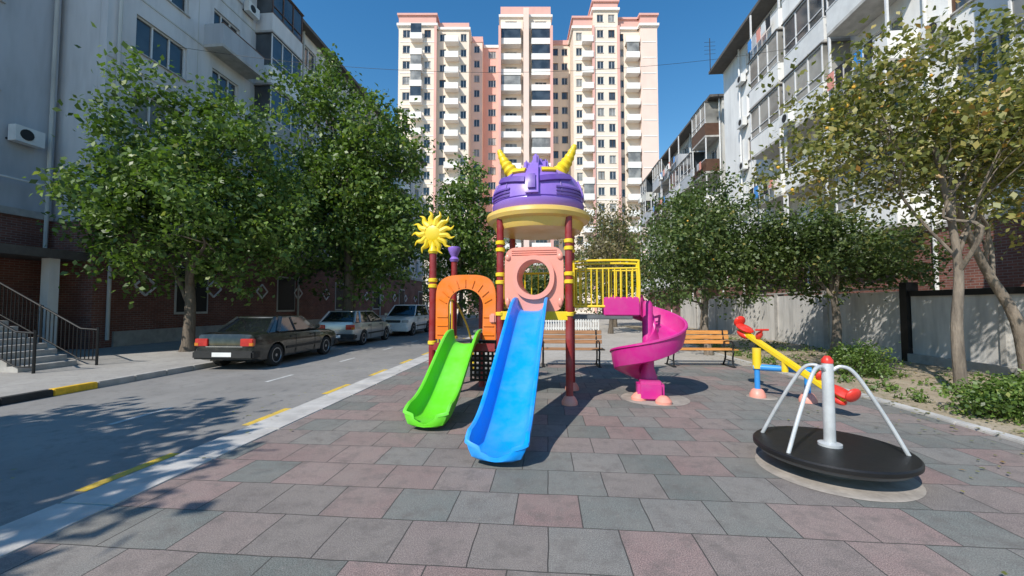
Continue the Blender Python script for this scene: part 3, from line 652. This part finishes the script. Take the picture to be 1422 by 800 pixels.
patch(F-.13,F+.13,.2,5.9,.06,PURP); patch(F-.07,F+.07,.8,2.6,.085,PURPD)
b.lathe([(.34,3.99),(.31,4.06),(.22,4.09),(.19,4.16),(.13,4.18),(.11,4.24),(.05,4.26)],PURP,rc,8)
b.bbox(rc[0]-.05,rc[0]+.05,rc[1]-.34,rc[1]+.3,3.99,4.25,PURP,.03)
for sgn in (-1,1): b.bbox(rc[0]+sgn*.17-.04,rc[0]+sgn*.17+.04,rc[1]-.32,rc[1]+.2,3.97,4.15,PURP,.03)
for sgn in (-1,1):
    p0=Vector((rc[0]+sgn*.36,rc[1]-.18,3.88)); p1=Vector((rc[0]+sgn*.55,rc[1]-.2,4.13)); p2=Vector((rc[0]+sgn*.68,rc[1]-.2,4.40))
    P=smoothpath([p0,p1,p2],14); L=len(P)
    b.tube(P,[(.15*(1-.75*i/(L-1)))*(1+.09*math.sin(i*1.57)) for i in range(L)],YEL,14)
C=Vector((-1.2,0,2.86)); b.ball(C,(.19,.07,.19),YEL,20); b.lathe([(.07,2.5),(.09,2.54),(.06,2.6),(.05,2.7)],YEL,(-1.2,0,0),16)
for k in range(13):
    a=2*math.pi*k/13+.2; d=Vector((math.cos(a),0,math.sin(a))); e=Vector((-math.sin(a),0,math.cos(a)))
    b.tube(smoothpath([C+d*.14,C+d*.25+e*.03,C+d*.33+e*.0,C+d*.40+e*.05],3),[.07,.066,.06,.052,.044,.036,.028,.02,.012,.004],YEL,8,sq=.8)
b.lathe([(.075,2.48),(.10,2.53),(.06,2.58),(.10,2.66),(.13,2.74),(.12,2.78),(.05,2.79)],PURP,(-1.2,1.15,0),20)
b.build('playground_slide_set',loc=(-.2,6.8,0),rz=PR)
b=MB(); b.lathe([(.56,.004),(.54,.009)],PAD,(2.45,7.0,0),30); b.lathe([(.24,.004),(.23,.008)],PAD,(4.35,7.1,0),20); b.lathe([(.64,.004),(.62,.010)],PAD,(3.10,3.98,0),48)
b.build('footing_pads')
# ------------------------------------------------------------ merry-go-round
b=MB(); 
b.lathe([(.28,.0),(.28,.13),(.60,.135),(.63,.165),(.645,.205),(.632,.225),(.61,.22),(.05,.224)],DPLATE,n=64)
b.lathe([(.638,.17),(.652,.18),(.652,.212),(.638,.226)],BLK,n=64)
b.lathe([(.055,.21),(.05,.26),(.05,1.0),(.045,1.03)],SILV,n=20)
b.lathe([(.05,1.03),(.05,1.06),(.03,1.09),(.02,1.10)],RED2,n=16); b.lathe([(.10,.225),(.10,.25),(.06,.26)],SILV,n=20)
for a in (R(200),R(333),R(135)):
    d=Vector((math.cos(a),math.sin(a),0))
    p=smoothpath([d*.04+Vector((0,0,.96)),d*.11+Vector((0,0,1.0)),d*.22+Vector((0,0,.93)),d*.42+Vector((0,0,.56)),d*.58+Vector((0,0,.22))],5); b.tube(p,.018,SILV,10)
b.build('merry_go_round',loc=(3.12,4.02,0))
# ------------------------------------------------------------ seesaw
b=MB()
A=Vector((4.36,7.75,1.14)); B=Vector((4.74,5.8,.24)); dirv=(B-A).normalized(); side=dirv.cross(Vector((0,0,1))).normalized(); upv=side.cross(dirv)
Mb=Matrix((( dirv.x,side.x,upv.x,0),(dirv.y,side.y,upv.y,0),(dirv.z,side.z,upv.z,0),(0,0,0,1)))
Mb=Matrix.Translation((A+B)/2)@Mb; Ln=(B-A).length
b.bbox(-Ln/2,Ln/2,-.05,.05,-.045,.045,YEL,.015,M=Mb)
for sg in (-1,1):
    x=sg*(Ln/2-.1)
    b.ball((x,0,.08),(.19,.13,.045),RED2,18,M=Mb); b.ball((x+sg*.16,0,.14),(.05,.12,.11),RED2,16,M=Mb)
    b.ball((x-sg*.02,0,-.04),(.15,.09,.07),RED2,14,M=Mb)
    hx=x-sg*.36; b.tube([Mb@Vector((hx,0,.02)),Mb@Vector((hx-sg*.02,0,.24))],.02,RED2,8); b.tube([Mb@Vector((hx-sg*.02,-.13,.24)),Mb@Vector((hx-sg*.02,.13,.24))],.018,RED2,8)
    b.ball((hx,0,.12),(.04,.07,.08),RED2,12,M=Mb)
mid=(A+B)/2
f=Vector((4.28,7.1,0)); g=Vector((4.9,6.75,0))
b.tube([f+Vector((0,0,.05)),f+Vector((0,0,.5))],.045,CBLUE,12); b.tube([g+Vector((0,0,.05)),g+Vector((0,0,.5))],.045,CBLUE,12)
b.tube([f+Vector((-.05,.03,.52)),g+Vector((.05,-.03,.52))],.055,CBLUE,12)
b.tube([f+Vector((0,0,.5)),f+Vector((0,0,.85))],.07,YEL,12)
b.tube([mid+Vector((0,0,-.2)),mid+Vector((0,0,.0))],.05,YEL,10)
for q in (f,g): b.lathe([(.13,0),(.13,.05),(.09,.13),(.06,.15)],CORAL,(q.x,q.y,0),18)
b.build('seesaw')
# ------------------------------------------------------------ benches
def bench(loc,w,wood,rz=0):
    b=MB()
    for q in range(4): b.bbox(-w/2,w/2,-.22+q*.115,-.22+q*.115+.095,.43,.46,wood,.008)
    for q in range(3):
        z=.56+q*.125; y=.27+q*.035; b.bbox(-w/2,w/2,y,y+.028,z,z+.105,wood,.008)
    for x in (-w/2+.15,w/2-.15):
        b.tube(smoothpath([(x,-.24,.0),(x,-.2,.22),(x,-.22,.42),(x,.2,.41),(x,.27,.55),(x,.36,.93)],4),.022,BLK,8)
        b.tube(smoothpath([(x,.34,.0),(x,.2,.2),(x,.2,.41)],4),.022,BLK,8)
        b.tube(smoothpath([(x,-.2,.42),(x,-.24,.62),(x,.0,.66),(x,.28,.62)],4),.018,BLK,8); b.tube([(x,-.22,.16),(x,.26,.16)],.015,BLK,6)
        b.box(x-.04,x+.04,-.3,.4,-.005,.02,BLK)
    b.build('park_bench',loc=loc,rz=rz)
bench((1.55,10.75,0),1.75,WOOD2,-.05); bench((4.95,10.7,0),1.8,WOOD,-.05)
# ------------------------------------------------------------ cars
def car(name,loc,rz,paint,st,gh,wy,wr=.31,kind='sedan',wz=None):
    hw=max(s[1] for s in st)
    rs=[]
    for (y,w,zt,zb) in st:
        h=zt-zb; half=[(w*.82,zb),(w*.96,zb+.05),(w*.995,zb+h*.35),(w,zb+h*.55),(w*.985,zb+h*.8),(w*.95,zt-h*.06),(w*.86,zt),(w*.5,zt+.012)]
        rs.append([(x,y,z) for x,z in half]+[(-x,y,z) for x,z in reversed(half)])
    bb=MB(); bb.rings(rs,paint); o=bb.build('tmp')
    cb=MB()
    for y in wy:
        cb.rings([[(x,y+(wr+.06)*math.cos(2*math.pi*k/28),wr+(wr+.06)*math.sin(2*math.pi*k/28)) for k in range(28)] for x in (-hw-.1,-hw+.24)],BPL)
        cb.rings([[(x,y+(wr+.06)*math.cos(2*math.pi*k/28),wr+(wr+.06)*math.sin(2*math.pi*k/28)) for k in range(28)] for x in (hw-.24,hw+.1)],BPL)
    c=cb.build('tmpc'); md=o.modifiers.new('b','BOOLEAN'); md.operation='DIFFERENCE'; md.object=c; md.solver='EXACT'
    dg=bpy.context.evaluated_depsgraph_get(); me=bpy.data.meshes.new_from_object(o.evaluated_get(dg))
    b=MB(); b.add([tuple(v.co) for v in me.vertices],[tuple(p.vertices) for p in me.polygons],paint)
    bpy.data.objects.remove(o); bpy.data.objects.remove(c)
    rb,rt,ft,fb,zb,zr,wb,wt=gh
    def gp(fy,fz):
        y0=rb+(fb-rb)*fy; y1=rt+(ft-rt)*fy; return (wb+(wt-wb)*fz, y0+(y1-y0)*fz, zb+(zr-zb)*fz)
    rings=[]
    for fz in (0,.5,.93):
        ring=[]
        for fy in (0,.02,.25,.5,.75,.98,1):
            w,y,z=gp(fy,fz); w*= .93 if fy in(0,1) else 1; ring.append((w,y,z))
        rings.append(ring+[(-x,y,z) for x,y,z in reversed(ring)])
    b.rings(rings,CGL)
    rings=[]
    for fz,sc,dz in ((.93,1.012,0),(1.0,.985,0),(1.03,.9,0.0),(1.045,.6,0)):
        ring=[]
        for fy in (0,.02,.25,.5,.75,.98,1):
            w,y,z=gp(fy,.95); w=w*sc*(.93 if fy in(0,1) else 1); ym=(rt+ft)/2; y=ym+(y-ym)*(1.01 if sc>1 else sc*.995+.005); ring.append((w,y,zb+(zr-zb)*fz))
        rings.append(ring+[(-x,y,z) for x,y,z in reversed(ring)])
    b.rings(rings,paint)
    for sx in (-1,1):
        for fy,tw in ((.0,.045),(1.0,.035)):
            p=[gp(fy,f) for f in (0,.5,.96)]; b.tube([(sx*x*.945,y,z) for x,y,z in p],tw,paint,8)
        p=[gp(.5,f) for f in (0,.95)]; b.tube([(sx*(x-.005),y,z) for x,y,z in p],.035,BPL,6)
        p=[gp(.16,f) for f in (0,.95)]; b.tube([(sx*(x-.012),y,z) for x,y,z in p],.07 if kind=='sedan' else .05,paint,8)
        p=[gp(f,.0) for f in (0.02,.98)]; b.tube([(sx*(x+.004),y,z+.01) for x,y,z in p],.014,BPL,6)
        zm=st[5][3]+.26; b.box(min(sx*(hw-.012),sx*(hw+.012)),max(sx*(hw-.012),sx*(hw+.012)),wy[0]+wr+.1,wy[1]-wr-.1,zm,zm+.07,BPL)
        for yy in (fb-.25,(rb+fb)/2-.05):
            b.box(min(sx*(hw-.01),sx*(hw+.003)),max(sx*(hw-.01),sx*(hw+.003)),yy,yy+.012,st[5][3]+.08,zb-.08,BPL)
            b.box(min(sx*(hw-.03),sx*(hw+.015)),max(sx*(hw-.03),sx*(hw+.015)),yy-.28,yy-.12,zb-.16,zb-.13,BPL)
        b.bbox(min(sx*(hw-.02),sx*(hw+.16)),max(sx*(hw-.02),sx*(hw+.16)),fb-.3,fb-.2,zb+.02,zb+.15,paint,.03)
        for y in wy:
            x=hw-.10; Mw=Matrix.Translation(Vector((sx*x,y,wr)))@Matrix.Rotation(sx*math.pi/2,4,'Y')
            b.lathe([(wr*.6,-.1),(wr*.96,-.1),(wr,-.06),(wr,.06),(wr*.95,.09),(wr*.68,.095),(wr*.66,.08)],TYRE,n=28,M=Mw)
            b.lathe([(wr*.67,.0),(wr*.67,.088),(wr*.60,.092),(wr*.56,.06),(wr*.18,.075),(wr*.1,.085)],RIM,n=28,M=Mw)
            for k in range(8):
                a=2*math.pi*k/8; b.box(wr*.3,wr*.5,-.02,.02,.066,.08,BPL,M=Mw@Matrix.Rotation(a,4,'Z'))
    yr=st[0][0]; yf=st[-1][0]; zt=st[1][2]
    b.bbox(-hw*.97,hw*.97,yr-.09,yr+.25,.30,.52,BPL if kind!='suv' else paint,.04); b.bbox(-hw*.96,hw*.96,yf-.22,yf+.08,.28,.5,BPL if kind=='sedan' else paint,.04)
    for sx in (-1,1):
        a,c=sorted((sx*hw*.52,sx*hw*.93)); b.bbox(a,c,yr-.035,yr+.08,zt-.30,zt-.10,TAIL,.015)
        a,c=sorted((sx*hw*.80,sx*hw*.94)); b.bbox(a,c,yr-.04,yr+.02,zt-.29,zt-.2,AMB,.01)
        a,c=sorted((sx*hw*.55,sx*hw*.92)); zz=st[-2][2]; b.bbox(a,c,yf-.12,yf+.02,zz-.17,zz-.02,HEAD,.02)
    b.bbox(-hw*.45,hw*.45,yf-.1,yf+.03,st[-2][2]-.17,st[-2][2]-.03,BPL,.02)
    for q in range(3): b.box(-hw*.43,hw*.43,yf+.03,yf+.036,st[-2][2]-.15+q*.045,st[-2][2]-.14+q*.045,CHROME)
    b.box(-.26,.26,yr-.10,yr-.092,.37,.48,WHITE); b.box(-.26,.26,yf+.082,yf+.09,.34,.45,WHITE); b.box(-.27,.27,yr-.0921,yr-.0901,.36,.49,BPL)
    b.box(-.5,.5,yr-.02,yr-.005,zt-.32,zt-.3,CHROME)
    b.box(-hw+.25,hw-.25,yr+.3,yf-.3,.2,.3,BPL)
    b.build(name,loc=loc,rz=rz,sharp=.5)
sed=[(-2.2,.72,.80,.38),(-2.16,.79,.93,.28),(-1.9,.835,.965,.2),(-1.5,.845,.97,.19),(-.8,.85,.95,.19),(0,.85,.935,.19),(.8,.85,.925,.19),(1.3,.845,.89,.19),(1.8,.83,.84,.2),(2.1,.79,.78,.27),(2.16,.72,.66,.36)]
car('parked_car',(-7.35,12.75,-.1),-R(3.5),CP_DARK,sed,(-1.62,-1.02,.25,.85,.93,1.36,.78,.58),(-1.32,1.34))
hat=[(-2.1,.70,.85,.38),(-2.06,.78,1.0,.28),(-1.85,.83,1.03,.2),(-1.5,.845,1.02,.19),(-.8,.85,1.0,.19),(0,.85,.98,.19),(.8,.85,.96,.19),(1.25,.845,.92,.19),(1.7,.82,.85,.2),(2.0,.76,.76,.27),(2.08,.66,.62,.36)]
car('parked_car',(-7.1,18.7,-.1),-R(4),CP_SILV,hat,(-2.0,-1.5,.1,.95,.97,1.45,.79,.60),(-1.25,1.3),.31,'wagon')
suv=[(-2.2,.76,1.0,.42),(-2.16,.86,1.12,.32),(-1.9,.9,1.15,.26),(-1.5,.91,1.15,.25),(-.8,.92,1.13,.25),(0,.92,1.12,.25),(.8,.92,1.1,.25),(1.25,.91,1.07,.25),(1.8,.89,1.0,.27),(2.1,.84,.92,.33),(2.18,.76,.75,.42)]
car('parked_car',(-6.3,24.2,-.1),R(180)-R(5),CP_WHITE,suv,(-2.1,-1.8,.2,.95,1.1,1.72,.85,.68),(-1.35,1.38),.36,'suv')
# ------------------------------------------------------------ overhead cables
b=MB()
for (p,q,sag) in (((-16.2,16,13),(12.1,20,14),1.2),):
    P=[Vector(p).lerp(Vector(q),i/24)-Vector((0,0,sag*4*(i/24)*(1-i/24))) for i in range(25)]; b.tube(P,.008,BPL,4)
b.build('overhead_cable',rz=ANG)
# ------------------------------------------------------------ light, sky, camera
EL=R(43); hd=Vector((.62,.785,0)).normalized()
d=Vector((hd.x*math.cos(EL),hd.y*math.cos(EL),-math.sin(EL)))
sl=bpy.data.lights.new('sun','SUN'); sl.energy=5.0; sl.angle=R(.5); sl.color=(1,.95,.87)
so=bpy.data.objects.new('sun',sl); scene.collection.objects.link(so); so.rotation_euler=d.to_track_quat('-Z','Y').to_euler()
w=bpy.data.worlds.new('World'); scene.world=w; w.use_nodes=True; nt=w.node_tree
sk=nt.nodes.new('ShaderNodeTexSky'); sk.sky_type='NISHITA'; sk.sun_disc=False; sk.sun_elevation=EL; sk.sun_rotation=math.atan2(-hd.x,-hd.y)%(2*math.pi)
sk.air_density=1.4; sk.dust_density=.0; sk.ozone_density=3.0; sk.altitude=0
hs=nt.nodes.new('ShaderNodeHueSaturation'); hs.inputs['Saturation'].default_value=1.35; nt.links.new(sk.outputs[0],hs.inputs['Color'])
bg=nt.nodes['Background']; nt.links.new(hs.outputs[0],bg.inputs[0]); bg.inputs[1].default_value=.15
cam=bpy.data.cameras.new('camera'); cam.lens=14.18; cam.sensor_width=36; cam.clip_end=2000; cam.clip_start=.05
co=bpy.data.objects.new('camera',cam); scene.collection.objects.link(co); co.location=(0,0,1.6); co.rotation_euler=(R(90+2.45),0,0); scene.camera=co
scene.view_settings.view_transform='Standard'; scene.view_settings.look='None'; scene.view_settings.exposure=0
